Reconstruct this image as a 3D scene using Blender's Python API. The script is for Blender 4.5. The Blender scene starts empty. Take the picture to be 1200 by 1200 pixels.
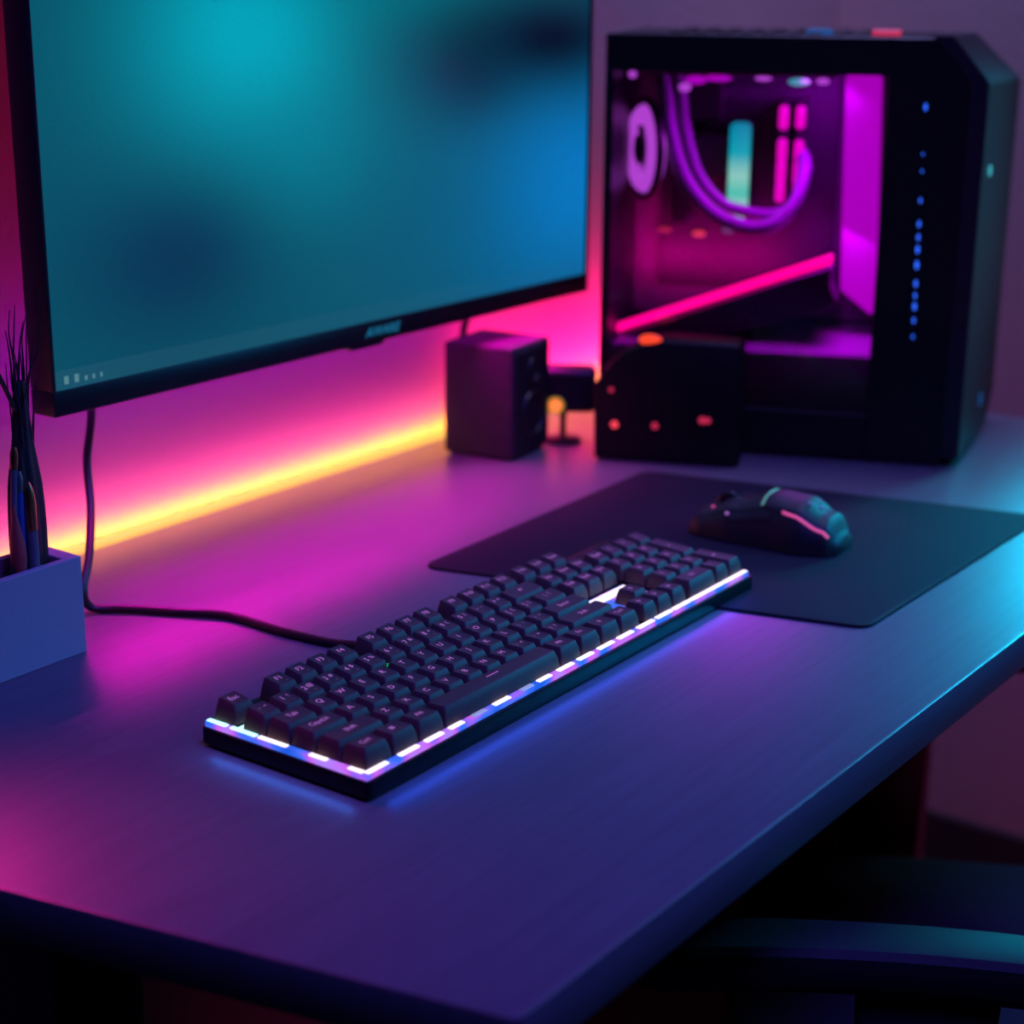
import bpy, bmesh, math, random
from math import sin, cos, pi, radians, atan2, sqrt
from mathutils import Vector, Matrix
random.seed(7)
SC = bpy.context.scene
COL = SC.collection
T = 0.74                      # height of the desk top above the floor

# ------------------------------------------------------------------ materials
def new_mat(name):
    m = bpy.data.materials.new(name); m.use_nodes = True
    nt = m.node_tree
    return m, nt, nt.nodes['Principled BSDF']

def pm(name, col, rough=0.5, metal=0.0, spec=0.5, nscale=60.0, var=0.25, bump=0.0, bscale=200.0, stretch=(1, 1, 1), rvar=0.0, coat=0.0):
    """procedural painted / plastic / wood surface: noise varies colour and roughness, optional bump"""
    m, nt, b = new_mat(name)
    N, L = nt.nodes, nt.links
    tc = N.new('ShaderNodeTexCoord'); mp = N.new('ShaderNodeMapping'); mp.inputs['Scale'].default_value = stretch
    L.new(tc.outputs['Object'], mp.inputs['Vector'])
    nz = N.new('ShaderNodeTexNoise'); nz.inputs['Scale'].default_value = nscale; nz.inputs['Detail'].default_value = 4
    L.new(mp.outputs['Vector'], nz.inputs['Vector'])
    cr = N.new('ShaderNodeMix'); cr.data_type = 'RGBA'
    cr.inputs['A'].default_value = (*[c * (1 - var) for c in col], 1); cr.inputs['B'].default_value = (*[min(1, c * (1 + var)) for c in col], 1)
    L.new(nz.outputs['Fac'], cr.inputs['Factor']); L.new(cr.outputs['Result'], b.inputs['Base Color'])
    b.inputs['Roughness'].default_value = rough; b.inputs['Metallic'].default_value = metal
    b.inputs['Specular IOR Level'].default_value = spec; b.inputs['Coat Weight'].default_value = coat
    if rvar:
        mr = N.new('ShaderNodeMapRange'); mr.inputs['To Min'].default_value = rough - rvar; mr.inputs['To Max'].default_value = rough + rvar
        L.new(nz.outputs['Fac'], mr.inputs['Value']); L.new(mr.outputs['Result'], b.inputs['Roughness'])
    if bump:
        n2 = N.new('ShaderNodeTexNoise'); n2.inputs['Scale'].default_value = bscale; n2.inputs['Detail'].default_value = 5
        L.new(mp.outputs['Vector'], n2.inputs['Vector'])
        bp = N.new('ShaderNodeBump'); bp.inputs['Strength'].default_value = bump; bp.inputs['Distance'].default_value = 0.002
        L.new(n2.outputs['Fac'], bp.inputs['Height']); L.new(bp.outputs['Normal'], b.inputs['Normal'])
    return m

def em(name, col, strength, base=(0.02, 0.02, 0.02), rough=0.4):
    m, nt, b = new_mat(name)
    b.inputs['Base Color'].default_value = (*base, 1); b.inputs['Roughness'].default_value = rough
    b.inputs['Emission Color'].default_value = (*col, 1); b.inputs['Emission Strength'].default_value = strength
    return m

M = {}
M['wall'] = pm('plaster_wall', (0.20, 0.195, 0.195), 0.85, nscale=6, var=0.06, bump=0.55, bscale=95)
M['floor'] = pm('dark_floor', (0.02, 0.018, 0.018), 0.6, nscale=8, var=0.3, stretch=(1, 8, 1))
M['ceiling'] = pm('ceiling_paint', (0.3, 0.3, 0.32), 0.9, nscale=5, var=0.05)
M['skirting'] = pm('dark_skirting', (0.015, 0.014, 0.016), 0.5)
M['desk'] = pm('dark_wood_desk', (0.125, 0.120, 0.135), 0.35, nscale=14, var=0.25, bump=0.12, bscale=42, stretch=(0.6, 14, 6), rvar=0.06, spec=0.75)
M['desk_leg'] = pm('desk_leg_black', (0.02, 0.02, 0.025), 0.5, nscale=20)
M['black'] = pm('black_plastic', (0.012, 0.012, 0.014), 0.38, nscale=80, bump=0.03, bscale=900)
M['black_gloss'] = pm('black_gloss_plastic', (0.006, 0.006, 0.009), 0.30, nscale=80, spec=0.3)
M['black_void'] = pm('black_rubber_shell', (0.004, 0.004, 0.005), 0.5, nscale=80, spec=0.3)
M['black_matte'] = pm('black_matte_plastic', (0.010, 0.010, 0.012), 0.65, nscale=120)
M['case'] = pm('case_black_steel', (0.006, 0.006, 0.007), 0.42, nscale=60, spec=0.4)
M['fascia'] = pm('case_fascia', (0.020, 0.020, 0.022), 0.5, nscale=60, metal=0.2)
M['keycap'] = pm('keycap_plastic', (0.105, 0.052, 0.046), 0.58, nscale=200, bump=0.03, bscale=1800, spec=0.3)
M['grey_paint'] = pm('organizer_grey', (0.36, 0.34, 0.37), 0.6, nscale=40, var=0.06, bump=0.05, bscale=700)
M['pad'] = pm('pad_cloth', (0.012, 0.010, 0.022), 0.75, nscale=500, var=0.3, bump=0.08, bscale=1500, spec=0.22)
M['pad_edge'] = pm('pad_edge_stitch', (0.008, 0.008, 0.012), 0.8, nscale=900)
M['mouse'] = pm('mouse_shell', (0.03, 0.029, 0.027), 0.52, nscale=150)
M['mouse_side'] = pm('mouse_rubber', (0.02, 0.019, 0.018), 0.5, nscale=150, bump=0.05, bscale=900)
M['speaker'] = pm('speaker_box', (0.05, 0.045, 0.05), 0.75, nscale=80, spec=0.2)
M['cable'] = pm('cable_rubber', (0.010, 0.010, 0.011), 0.45, nscale=200)
M['bristle'] = pm('dark_bristle', (0.018, 0.014, 0.016), 0.5, nscale=120, stretch=(8, 8, 0.4), bump=0.5, bscale=60)
M['pen_grey'] = pm('pen_grey', (0.12, 0.12, 0.15), 0.35)
M['pen_blue'] = pm('pen_blue', (0.03, 0.09, 0.3), 0.3)
M['copper'] = pm('copper_cap', (0.65, 0.26, 0.15), 0.28, metal=1.0)
M['red_hair'] = pm('red_bristle', (0.45, 0.05, 0.05), 0.6, nscale=200, stretch=(6, 6, 0.5), bump=0.4, bscale=200)
M['chair'] = pm('chair_black', (0.022, 0.022, 0.026), 0.6, nscale=50, bump=0.05, bscale=500)
M['chair_cloth'] = pm('chair_fabric', (0.045, 0.045, 0.05), 0.8, nscale=400, var=0.3, bump=0.15, bscale=900)
M['metal'] = pm('grey_metal', (0.25, 0.25, 0.27), 0.35, metal=0.9)
M['pcb'] = pm('board_dark', (0.015, 0.014, 0.02), 0.5, nscale=150, var=0.5)
M['tray'] = pm('tray_grey', (0.09, 0.085, 0.095), 0.55, nscale=50)
M['shroud'] = pm('shroud_satin', (0.16, 0.15, 0.17), 0.5, nscale=50)
M['tube'] = pm('coolant_tube', (0.16, 0.14, 0.20), 0.4, nscale=300)

# glowing things
M['strip'] = em('strip_amber', (1.0, 0.52, 0.10), 0.95)
M['backlight'] = em('backlight_magenta', (1.0, 0.01, 0.18), 11.0)
M['white_led'] = em('led_white', (1.0, 0.86, 1.0), 1.5)
M['cyan_led'] = em('led_cyan_white', (0.45, 1.0, 1.0), 1.8)
M['dim_led'] = em('led_unlit', (0.5, 0.5, 0.52), 0.45, base=(0.5, 0.5, 0.5))
M['legend'] = em('legend_violet', (0.50, 0.16, 0.70), 0.85)
M['legend_dim'] = em('legend_dim', (0.45, 0.16, 0.32), 0.35)
M['green_led'] = em('led_green', (0.0, 0.6, 0.1), 0.5)
M['ram_cyan'] = em('ram_cyan', (0.05, 0.85, 0.75), 1.0)
def ram_mat():
    m, nt, b = new_mat('ram_glow')
    N, L = nt.nodes, nt.links
    tc = N.new('ShaderNodeTexCoord'); sp = N.new('ShaderNodeSeparateXYZ'); L.new(tc.outputs['Object'], sp.inputs['Vector'])
    mr = N.new('ShaderNodeMapRange'); mr.inputs['From Min'].default_value = .211; mr.inputs['From Max'].default_value = .303; L.new(sp.outputs['Z'], mr.inputs['Value'])
    cr = N.new('ShaderNodeValToRGB'); e = cr.color_ramp.elements
    e[0].position = 0; e[0].color = (.20, 1, .72, 1); e[1].position = 1; e[1].color = (0, .35, .60, 1)
    for p, c in ((.14, (.55, 1, .85, 1)), (.26, (.10, .90, .68, 1)), (.45, (.42, 1, .80, 1)), (.68, (.0, .62, .72, 1))):
        x = e.new(p); x.color = c
    L.new(mr.outputs['Result'], cr.inputs['Fac']); L.new(cr.outputs['Color'], b.inputs['Emission Color']); b.inputs['Emission Strength'].default_value = 0.95; b.inputs['Base Color'].default_value = (.01, .01, .01, 1); b.inputs['Roughness'].default_value = .9; b.inputs['Specular IOR Level'].default_value = 0.05
    return m
M['ram_glow'] = ram_mat()
M['ram_mint'] = em('ram_mint', (0.25, 1.0, 0.72), 1.3)
M['ram_blue'] = em('ram_blue', (0.0, 0.50, 0.75), 1.0)
M['ram_pink'] = em('ram_pink', (1.0, 0.0, 0.62), 1.3)
M['bar_purple'] = em('bar_purple', (0.62, 0.0, 0.72), 1.0)
M['reflection_pink'] = em('reflection_pink', (1.0, 0.0, 0.22), 2.5)  # glow imitating the wall strip mirrored in the tower glass
M['fan_lilac'] = em('fan_lilac', (0.62, 0.08, 0.85), 1.1)
M['dot_blue'] = em('dot_blue', (0.02, 0.12, 0.95), 1.6)
M['button_cyan'] = em('button_cyan', (0.05, 0.45, 0.55), 1.0)
M['blue_dim'] = em('blue_dim', (0.01, 0.08, 0.30), 0.8)
M['orange_led'] = em('orange_led', (1.0, 0.20, 0.045), 1.3)
M['strip_glint'] = em('strip_glint', (1.0, 0.06, 0.015), 1.1)  # orange glow painting the wall strip's glint on the black box
M['olive_led'] = em('olive_ring', (0.35, 0.22, 0.02), 0.9)
M['red_led'] = em('red_led', (0.9, 0.05, 0.08), 1.2)
M['red_dim'] = em('red_dim_led', (0.55, 0.02, 0.07), 0.9)
M['logo'] = em('logo_cyan', (0.01, 0.22, 0.42), 0.9)
M['mouse_pink'] = em('mouse_pink_strip', (0.85, 0.10, 0.42), 0.8)
M['mouse_teal'] = em('mouse_teal_strip', (0.15, 0.42, 0.40), 0.55)
M['mouse_logo'] = em('mouse_logo', (0.06, 0.10, 0.42), 0.6)
M['icon'] = em('screen_icon', (0.20, 0.50, 0.58), 0.42)

def screen_mat():
    """what the display shows: soft cyan, teal, blue and dark clouds, a pale task bar along the bottom"""
    m, nt, b = new_mat('display_image')
    N, L = nt.nodes, nt.links
    tc = N.new('ShaderNodeTexCoord'); sp = N.new('ShaderNodeSeparateXYZ'); L.new(tc.outputs['Object'], sp.inputs['Vector'])
    def math_(op, a, c=None):
        n = N.new('ShaderNodeMath'); n.operation = op
        for i, v in enumerate((a, c)):
            if v is None: continue
            if isinstance(v, (int, float)): n.inputs[i].default_value = v
            else: L.new(v, n.inputs[i])
        return n.outputs[0]
    cur = None
    base = N.new('ShaderNodeRGB'); base.outputs[0].default_value = (0.002, 0.078, 0.125, 1); cur = base.outputs[0]
    def blob(cx, cz, sx, sz, col, amt):
        nonlocal cur
        dx = math_('DIVIDE', math_('SUBTRACT', sp.outputs['X'], cx), sx); dz = math_('DIVIDE', math_('SUBTRACT', sp.outputs['Z'], cz), sz)
        r2 = math_('ADD', math_('MULTIPLY', dx, dx), math_('MULTIPLY', dz, dz))
        g = math_('MULTIPLY', math_('POWER', 2.718, math_('MULTIPLY', r2, -1.0)), amt)
        mx = N.new('ShaderNodeMix'); mx.data_type = 'RGBA'; L.new(g, mx.inputs['Factor']); L.new(cur, mx.inputs['A'])
        mx.inputs['B'].default_value = (*col, 1); cur = mx.outputs['Result']
    blob(0.64, 0.105, 0.21, 0.105, (0.002, 0.19, 0.56), 0.95)
    blob(0.40, 0.10, 0.16, 0.12, (0.004, 0.10, 0.17), 0.6)
    blob(0.205, 0.25, 0.115, 0.085, (0.0, 0.38, 0.50), 1.0)
    blob(0.25, 0.16, 0.10, 0.06, (0.0, 0.22, 0.32), 0.5)
    blob(0.40, 0.30, 0.14, 0.05, (0.0, 0.20, 0.26), 0.7)
    blob(0.12, 0.095, 0.10, 0.062, (0.002, 0.026, 0.075), 0.85)
    blob(0.59, 0.240, 0.17, 0.048, (0.001, 0.004, 0.018), 0.98)
    blob(0.47, 0.215, 0.07, 0.045, (0.001, 0.015, 0.04), 0.65)
    # task bar
    inb = math_('MULTIPLY', math_('LESS_THAN', sp.outputs['Z'], 0.0315), math_('SUBTRACT', 0.12, math_('MULTIPLY', sp.outputs['X'], 0.17)))
    mx = N.new('ShaderNodeMix'); mx.data_type = 'RGBA'; L.new(inb, mx.inputs['Factor']); L.new(cur, mx.inputs['A'])
    mx.inputs['B'].default_value = (0.06, 0.14, 0.22, 1); cur = mx.outputs['Result']
    nz = N.new('ShaderNodeTexNoise'); nz.inputs['Scale'].default_value = 900; L.new(tc.outputs['Object'], nz.inputs['Vector'])
    mr = N.new('ShaderNodeMapRange'); mr.inputs['To Min'].default_value = 0.75; mr.inputs['To Max'].default_value = 1.25
    L.new(nz.outputs['Fac'], mr.inputs['Value'])
    L.new(cur, b.inputs['Emission Color']); L.new(mr.outputs['Result'], b.inputs['Emission Strength'])
    b.inputs['Base Color'].default_value = (0.005, 0.005, 0.006, 1); b.inputs['Roughness'].default_value = 0.35
    return m
M['screen'] = screen_mat()

def rgb_band(name, scale, strength):
    """coloured LED light seen through a milky diffuser: violet, pink, blue patches along its length"""
    m, nt, b = new_mat(name)
    N, L = nt.nodes, nt.links
    tc = N.new('ShaderNodeTexCoord'); nz = N.new('ShaderNodeTexNoise'); nz.inputs['Scale'].default_value = scale; nz.inputs['Detail'].default_value = 1
    L.new(tc.outputs['Object'], nz.inputs['Vector'])
    cr = N.new('ShaderNodeValToRGB'); e = cr.color_ramp.elements
    e[0].position = 0.30; e[0].color = (0.01, 0.10, 0.75, 1); e[1].position = 0.42; e[1].color = (0.05, 0.16, 0.95, 1)
    for p, c in ((0.50, (0.30, 0.12, 0.95, 1)), (0.58, (0.62, 0.12, 0.85, 1)), (0.70, (0.45, 0.22, 1.0, 1))):
        x = e.new(p); x.color = c
    L.new(nz.outputs['Fac'], cr.inputs['Fac']); L.new(cr.outputs['Color'], b.inputs['Emission Color'])
    b.inputs['Emission Strength'].default_value = strength; b.inputs['Base Color'].default_value = (0.04, 0.04, 0.05, 1)
    return m
M['rgb_band'] = rgb_band('keyboard_glow', 45, 1.0)

def glass_mat():
    m, nt, b = new_mat('tinted_glass')
    N, L = nt.nodes, nt.links
    N.remove(b); out = N['Material Output']
    tr = N.new('ShaderNodeBsdfTransparent'); tr.inputs['Color'].default_value = (0.82, 0.80, 0.84, 1)
    gl = N.new('ShaderNodeBsdfGlossy'); gl.inputs['Roughness'].default_value = 0.03
    fr = N.new('ShaderNodeFresnel'); fr.inputs['IOR'].default_value = 1.5
    mx = N.new('ShaderNodeMixShader')
    L.new(fr.outputs[0], mx.inputs[0]); L.new(tr.outputs[0], mx.inputs[1]); L.new(gl.outputs[0], mx.inputs[2]); L.new(mx.outputs[0], out.inputs['Surface'])
    return m
M['glass'] = glass_mat()

# ------------------------------------------------------------------ mesh helpers
def link(name, bm, mat, parent=None, smooth=True, angle=32, loc=None):
    me = bpy.data.meshes.new(name)
    bmesh.ops.recalc_face_normals(bm, faces=bm.faces[:])
    bm.to_mesh(me); bm.free()
    if smooth:
        me.shade_smooth(); me.set_sharp_from_angle(angle=radians(angle))
    me.materials.append(M[mat] if isinstance(mat, str) else mat)
    o = bpy.data.objects.new(name, me); COL.objects.link(o)
    if parent: o.parent = parent
    if loc is not None: o.location = loc
    return o

def box_bm(x0, x1, y0, y1, z0, z1, bev=0.0, seg=2, bm=None):
    own = bmesh.new()
    r = bmesh.ops.create_cube(own, size=1)
    for v in own.verts:
        v.co = Vector((x0 + (v.co.x + .5) * (x1 - x0), y0 + (v.co.y + .5) * (y1 - y0), z0 + (v.co.z + .5) * (z1 - z0)))
    if bev: bmesh.ops.bevel(own, geom=own.edges[:], offset=bev, segments=seg, affect='EDGES', profile=0.5)
    if bm is None: return own
    merge(bm, own); return bm

def merge(bm, other):
    me = bpy.data.meshes.new('tmp'); other.to_mesh(me); other.free(); bm.from_mesh(me); bpy.data.meshes.remove(me)

def prism_bm(pts, lo, hi, axis='z', bev=0.0, seg=2, bm=None):
    """extrude a 2-D outline; axis z: pts are (x,y); axis y: pts are (x,z); axis x: pts are (y,z)"""
    own = bmesh.new()
    def P(p, t):
        return {'z': (p[0], p[1], t), 'y': (p[0], t, p[1]), 'x': (t, p[0], p[1])}[axis]
    a = [own.verts.new(P(p, lo)) for p in pts]; c = [own.verts.new(P(p, hi)) for p in pts]
    own.faces.new(a); own.faces.new(c[::-1])
    n = len(pts)
    for i in range(n): own.faces.new((a[i], c[i], c[(i + 1) % n], a[(i + 1) % n]))
    bmesh.ops.recalc_face_normals(own, faces=own.faces[:])
    if bev: bmesh.ops.bevel(own, geom=own.edges[:], offset=bev, segments=seg, affect='EDGES', profile=0.5)
    if bm is None: return own
    merge(bm, own); return bm

def catmull(pts, n=8):
    pts = [Vector(p) for p in pts]; out = []
    for i in range(len(pts) - 1):
        p0 = pts[max(i - 1, 0)]; p1 = pts[i]; p2 = pts[i + 1]; p3 = pts[min(i + 2, len(pts) - 1)]
        for k in range(n):
            t = k / n
            out.append(0.5 * ((2 * p1) + (-p0 + p2) * t + (2 * p0 - 5 * p1 + 4 * p2 - p3) * t * t + (-p0 + 3 * p1 - 3 * p2 + p3) * t ** 3))
    out.append(pts[-1]); return out

def tube_bm(path, r, seg=10, bm=None, taper=None, cap=True):
    bm = bm or bmesh.new(); path = [Vector(p) for p in path]; rings = []; up = Vector((0.31, 0.22, 0.92)).normalized()
    prev = None
    for i, p in enumerate(path):
        t = (path[min(i + 1, len(path) - 1)] - path[max(i - 1, 0)]).normalized()
        u = (prev - t * prev.dot(t)).normalized() if prev else t.cross(up).normalized()
        if u.length < .1: u = t.orthogonal().normalized()
        prev = u; w = t.cross(u)
        rr = r if taper is None else r * taper(i / (len(path) - 1))
        rings.append([bm.verts.new(p + (u * cos(2 * pi * k / seg) + w * sin(2 * pi * k / seg)) * rr) for k in range(seg)])
    for a, c in zip(rings, rings[1:]):
        for k in range(seg): bm.faces.new((a[k], a[(k + 1) % seg], c[(k + 1) % seg], c[k]))
    if cap: bm.faces.new(rings[0][::-1]); bm.faces.new(rings[-1])
    return bm

def lathe_bm(prof, seg=24, bm=None, mat=None):
    """prof: list of (radius, z)"""
    own = bmesh.new(); rings = []
    for r, z in prof:
        rings.append([own.verts.new((r * cos(2 * pi * k / seg), r * sin(2 * pi * k / seg), z)) for k in range(seg)])
    for a, c in zip(rings, rings[1:]):
        for k in range(seg): own.faces.new((a[k], a[(k + 1) % seg], c[(k + 1) % seg], c[k]))
    own.faces.new(rings[0][::-1]); own.faces.new(rings[-1])
    if mat is not None: own.transform(mat)
    if bm is None: return own
    merge(bm, own); return bm

def align(p0, p1):
    """matrix taking +z at the origin to the segment p0 -> p1 direction, at p0"""
    d = (Vector(p1) - Vector(p0)).normalized()
    return Matrix.Translation(p0) @ Vector((0, 0, 1)).rotation_difference(d).to_matrix().to_4x4()

def torus_bm(R, r, seg=32, ring=10, mat=None, a0=0, a1=2 * pi):
    own = bmesh.new(); full = abs(a1 - a0 - 2 * pi) < 1e-6; rings = []
    for i in range(seg if full else seg + 1):
        a = a0 + (a1 - a0) * i / seg
        rings.append([own.verts.new(((R + r * cos(2 * pi * k / ring)) * cos(a), (R + r * cos(2 * pi * k / ring)) * sin(a), r * sin(2 * pi * k / ring))) for k in range(ring)])
    for i in range(len(rings) if full else len(rings) - 1):
        A, B = rings[i], rings[(i + 1) % len(rings)]
        for k in range(ring): own.faces.new((A[k], A[(k + 1) % ring], B[(k + 1) % ring], B[k]))
    if mat is not None: own.transform(mat)
    return own

def ellipsoid_bm(c, s, seg=16):
    own = bmesh.new(); bmesh.ops.create_uvsphere(own, u_segments=seg, v_segments=seg // 2 + 2, radius=1)
    for v in own.verts: v.co = Vector((c[0] + v.co.x * s[0], c[1] + v.co.y * s[1], c[2] + v.co.z * s[2]))
    return own

def thing(name, label, cat, loc=(0, 0, 0), rotz=0.0, group=None):
    o = bpy.data.objects.new(name, None); COL.objects.link(o); o.empty_display_size = 0.05
    o.location = loc; o.rotation_euler = (0, 0, rotz); o['label'] = label; o['category'] = cat
    if group: o['group'] = group
    return o
def tag(o, label, cat, group=None):
    o['label'] = label; o['category'] = cat
    if group: o['group'] = group
    return o
def struct(name, bm, mat, smooth=False):
    o = link(name, bm, mat, smooth=smooth); o['kind'] = 'structure'; return o

_txt = {}
def text_verts(s, size, shear=0.0):
    key = (s, round(size, 5), shear)
    if key not in _txt:
        cu = bpy.data.curves.new('txt', 'FONT'); cu.body = s; cu.size = size; cu.shear = shear; cu.resolution_u = 2
        o = bpy.data.objects.new('txt', cu); COL.objects.link(o)
        dg = bpy.context.evaluated_depsgraph_get(); dg.update()
        me = bpy.data.meshes.new_from_object(o.evaluated_get(dg))
        _txt[key] = ([v.co.copy() for v in me.vertices], [tuple(p.vertices) for p in me.polygons])
        bpy.data.objects.remove(o); bpy.data.curves.remove(cu); bpy.data.meshes.remove(me)
    return _txt[key]
def add_text(bm, s, size, fn, anchor='c', shear=0.0):
    """fn maps (x, y) of the centred text to a 3-D point"""
    vs, fs = text_verts(s, size, shear)
    if not vs: return
    x0 = min(v.x for v in vs); x1 = max(v.x for v in vs); y0 = min(v.y for v in vs); y1 = max(v.y for v in vs)
    ox = (x0 + x1) / 2 if anchor == 'c' else x0; oy = (y0 + y1) / 2
    nv = [bm.verts.new(fn(v.x - ox, v.y - oy)) for v in vs]
    for f in fs:
        try: bm.faces.new([nv[i] for i in f])
        except ValueError: pass

# ------------------------------------------------------------------ the room
WY = 0.467
struct('floor', box_bm(-2.6, 1.58, -2.6, WY + .1, -.05, 0), 'floor')
struct('wall_back', box_bm(-2.6, 1.58, WY, WY + .1, 0, 2.5), 'wall')
struct('wall_right', box_bm(1.48, 1.58, -2.6, WY, 0, 2.5), 'wall')
struct('wall_left', box_bm(-2.6, -2.5, -2.6, WY, 0, 2.5), 'wall')
struct('ceiling', box_bm(-2.6, 1.58, -2.6, WY + .1, 2.5, 2.55), 'ceiling')
struct('baseboard_right', box_bm(1.468, 1.48, -2.6, WY - .012, 0, 0.07, 0.002), 'skirting')
struct('baseboard_back', box_bm(-2.5, 1.48, WY - .012, WY, 0, 0.07, 0.002), 'skirting')

# ------------------------------------------------------------------ desk
desk = thing('desk', 'long dark wooden desk with a thin top holding the whole setup', 'desk', (0.4, 0.13, 0))
def rounded_poly(pts, r, n=5):
    out = []
    for i, p in enumerate(pts):
        p = Vector(p); a = (Vector(pts[i - 1]) - p).normalized(); c = (Vector(pts[(i + 1) % len(pts)]) - p).normalized()
        s, e = p + a * r, p + c * r
        for k in range(n + 1):
            t = k / n; out.append(tuple((s * (1 - t) ** 2 + p * 2 * t * (1 - t) + e * t * t)))
    return out
top = rounded_poly([(-.1215 - .4, -.191 - .13), (1.09 - .4, -.198 - .13), (1.09 - .4, .4655 - .13), (-.268 - .4, .4655 - .13)], 0.008)
link('desktop', prism_bm(top, T - .028, T, 'z', bev=0.0013, seg=2), 'desk', desk)
leg = rounded_poly([(1.022 - .4, .10 - .13), (1.082 - .4, .10 - .13), (1.082 - .4, .44 - .13), (1.022 - .4, .44 - .13)], 0.006)
link('leg', prism_bm(leg, 0, T - .028, 'z', bev=0.001), 'desk_leg', desk)
leg2 = [(x - 1.16, y) for x, y in leg]
link('leg', prism_bm(leg2, 0, T - .028, 'z', bev=0.001), 'desk_leg', desk)
link('back_rail', box_bm(-.478, .622, .255, .275, T - .20, T - .028, 0.003), 'desk_leg', desk)

# LED strip where the wall meets the desk
ls = thing('light_strip', 'glowing amber light strip along the desk edge at the wall', 'light strip', (0.45, WY, T))
link('diffuser', prism_bm([(-.0015, .0), (-.0075, .0), (-.0075, .0035), (-.0055, .0055), (-.0015, .0055)], -.75, .50, 'x', bm=None), 'strip', ls)
link('channel', box_bm(-.75, .50, -.0015, 0, 0, .0062), 'metal', ls)

# ------------------------------------------------------------------ monitor
MX, MY, MZ = 0.096, 0.36, 0.143 + T
mon = thing('monitor', 'large flat black monitor showing blurred teal and blue clouds', 'monitor', (MX, MY, MZ))
W_, H_ = 0.656, 0.388
fr = bmesh.new()
box_bm(0, W_, 0, .024, 0, .0178, .0012, 2, fr)                              # chin
box_bm(0, .0035, .0005, .024, .0178, H_, .0008, 2, fr); box_bm(W_ - .0045, W_, .0005, .024, .0178, H_, .0008, 2, fr)
box_bm(0, W_, .0005, .024, H_, H_ + .005, .0008, 2, fr)
link('frame', fr, 'black', mon)
link('screen', box_bm(.0035, W_ - .0045, .0022, .006, .0178, H_), 'screen', mon, smooth=False)
link('back_cover', prism_bm([(.0035, .0178), (W_ - .0045, .0178), (W_ - .0045, H_), (.0035, H_)], .006, .024, 'y'), 'black_matte', mon)
link('rear_housing', box_bm(.16, .50, .024, .046, .06, .33, .01, 3), 'black_matte', mon)
lg = bmesh.new()
add_text(lg, 'AWARE', .0118, lambda x, y: (.347 + x * 1.05, -.0004, .0092 + y * 0.95), shear=0.30)
link('logo', lg, 'logo', mon, smooth=False)['label'] = 'glowing blue maker lettering on the lower frame'
link('sensor_bump', prism_bm([(.304, .002), (.357, .002), (.350, -.0042), (.311, -.0042)], .003, .016, 'y', bev=.0008), 'black', mon)
ic = bmesh.new()
for k, (x, w) in enumerate(((.012, .0035), (.021, .0035), (.030, .0022), (.037, .0018), (.044, .0016))):
    box_bm(x, x + w, .0017, .0023, .0215, .0215 + (.0055 if k < 2 else .003), 0, 1, ic)
link('taskbar_icon', ic, 'icon', mon, smooth=False)
for nm, (x0, x1, z0, z1) in (('l', (.02, .026, .03, .36)), ('r', (W_ - .016, W_ - .010, .03, .36)), ('b', (.03, W_ - .03, .020, .026))):
    link('backlight', box_bm(x0, x1, .024, .027, z0, z1), 'backlight', mon, smooth=False)
br = bmesh.new()
box_bm(.27, .39, .046, .056, .13, .25, .003, 2, br); box_bm(.31, .35, .056, .095, .17, .21, .003, 2, br); box_bm(.27, .39, .095, WY - MY, .12, .26, .002, 2, br)
link('wall_bracket', br, 'metal', mon)
pc_ = tube_bm(catmull([(.655, .400, T + .17), (.655, .430, T + .13), (.655, .440, T + .10), (.656, .446, T + .05), (.662, .449, T + .010), (.71, .450, T + .0045), (.80, .450, T + .0045)]), .0036)
tag(link('power_cable', pc_, 'cable'), 'thin black power cable dropping from the monitor behind the small speaker box', 'cable')

# ------------------------------------------------------------------ keyboard
KW, KD = 0.434, 0.1235
kb = thing('keyboard', 'full size black mechanical keyboard with glowing white and violet edge lights', 'keyboard', (0, 0, T), radians(0.303))
PZ = 0.0155
base = rounded_poly([(-.0022, -.003), (KW + .0045, -.003), (KW + .0045, KD + .0025), (-.0022, KD + .0025)], .004)
link('case', prism_bm(base, .002, .0125, 'z', bev=.0012), 'black_gloss', kb)
for x in (.03, KW - .03):
    for y in (.012, KD - .012): link('foot', box_bm(x - .015, x + .015, y - .004, y + .004, 0, .0025, .0006, 1), 'black_matte', kb)
link('plate', box_bm(.0015, KW - .0015, .0015, KD - .0015, .012, PZ), 'black', kb)
rim = bmesh.new(); rw = .0042
box_bm(-.0003, KW + .0003, -.0006, rw, .0118, PZ + .0006, .0006, 2, rim); 
box_bm(-.0006, rw, rw, KD + .0003, .0118, PZ + .0006, .0006, 2, rim)
rim2 = bmesh.new(); box_bm(rw, KW + .0003, KD - rw, KD + .0003, .0118, PZ + .0004, .0006, 2, rim2); box_bm(KW - rw, KW + .0003, rw, KD - rw, .0118, PZ + .0004, .0006, 2, rim2)
link('plate_edge', rim2, 'black', kb)
link('light_diffuser', rim, 'rgb_band', kb)['label'] = 'glowing violet and blue light band around the plate'

U = 0.01905; X0 = .0027; PY = .01895; Y0 = .0025
rowy = [Y0 + PY * (i + .5) for i in range(5)] + [Y0 + PY * 5.5 + .0042]
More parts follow.
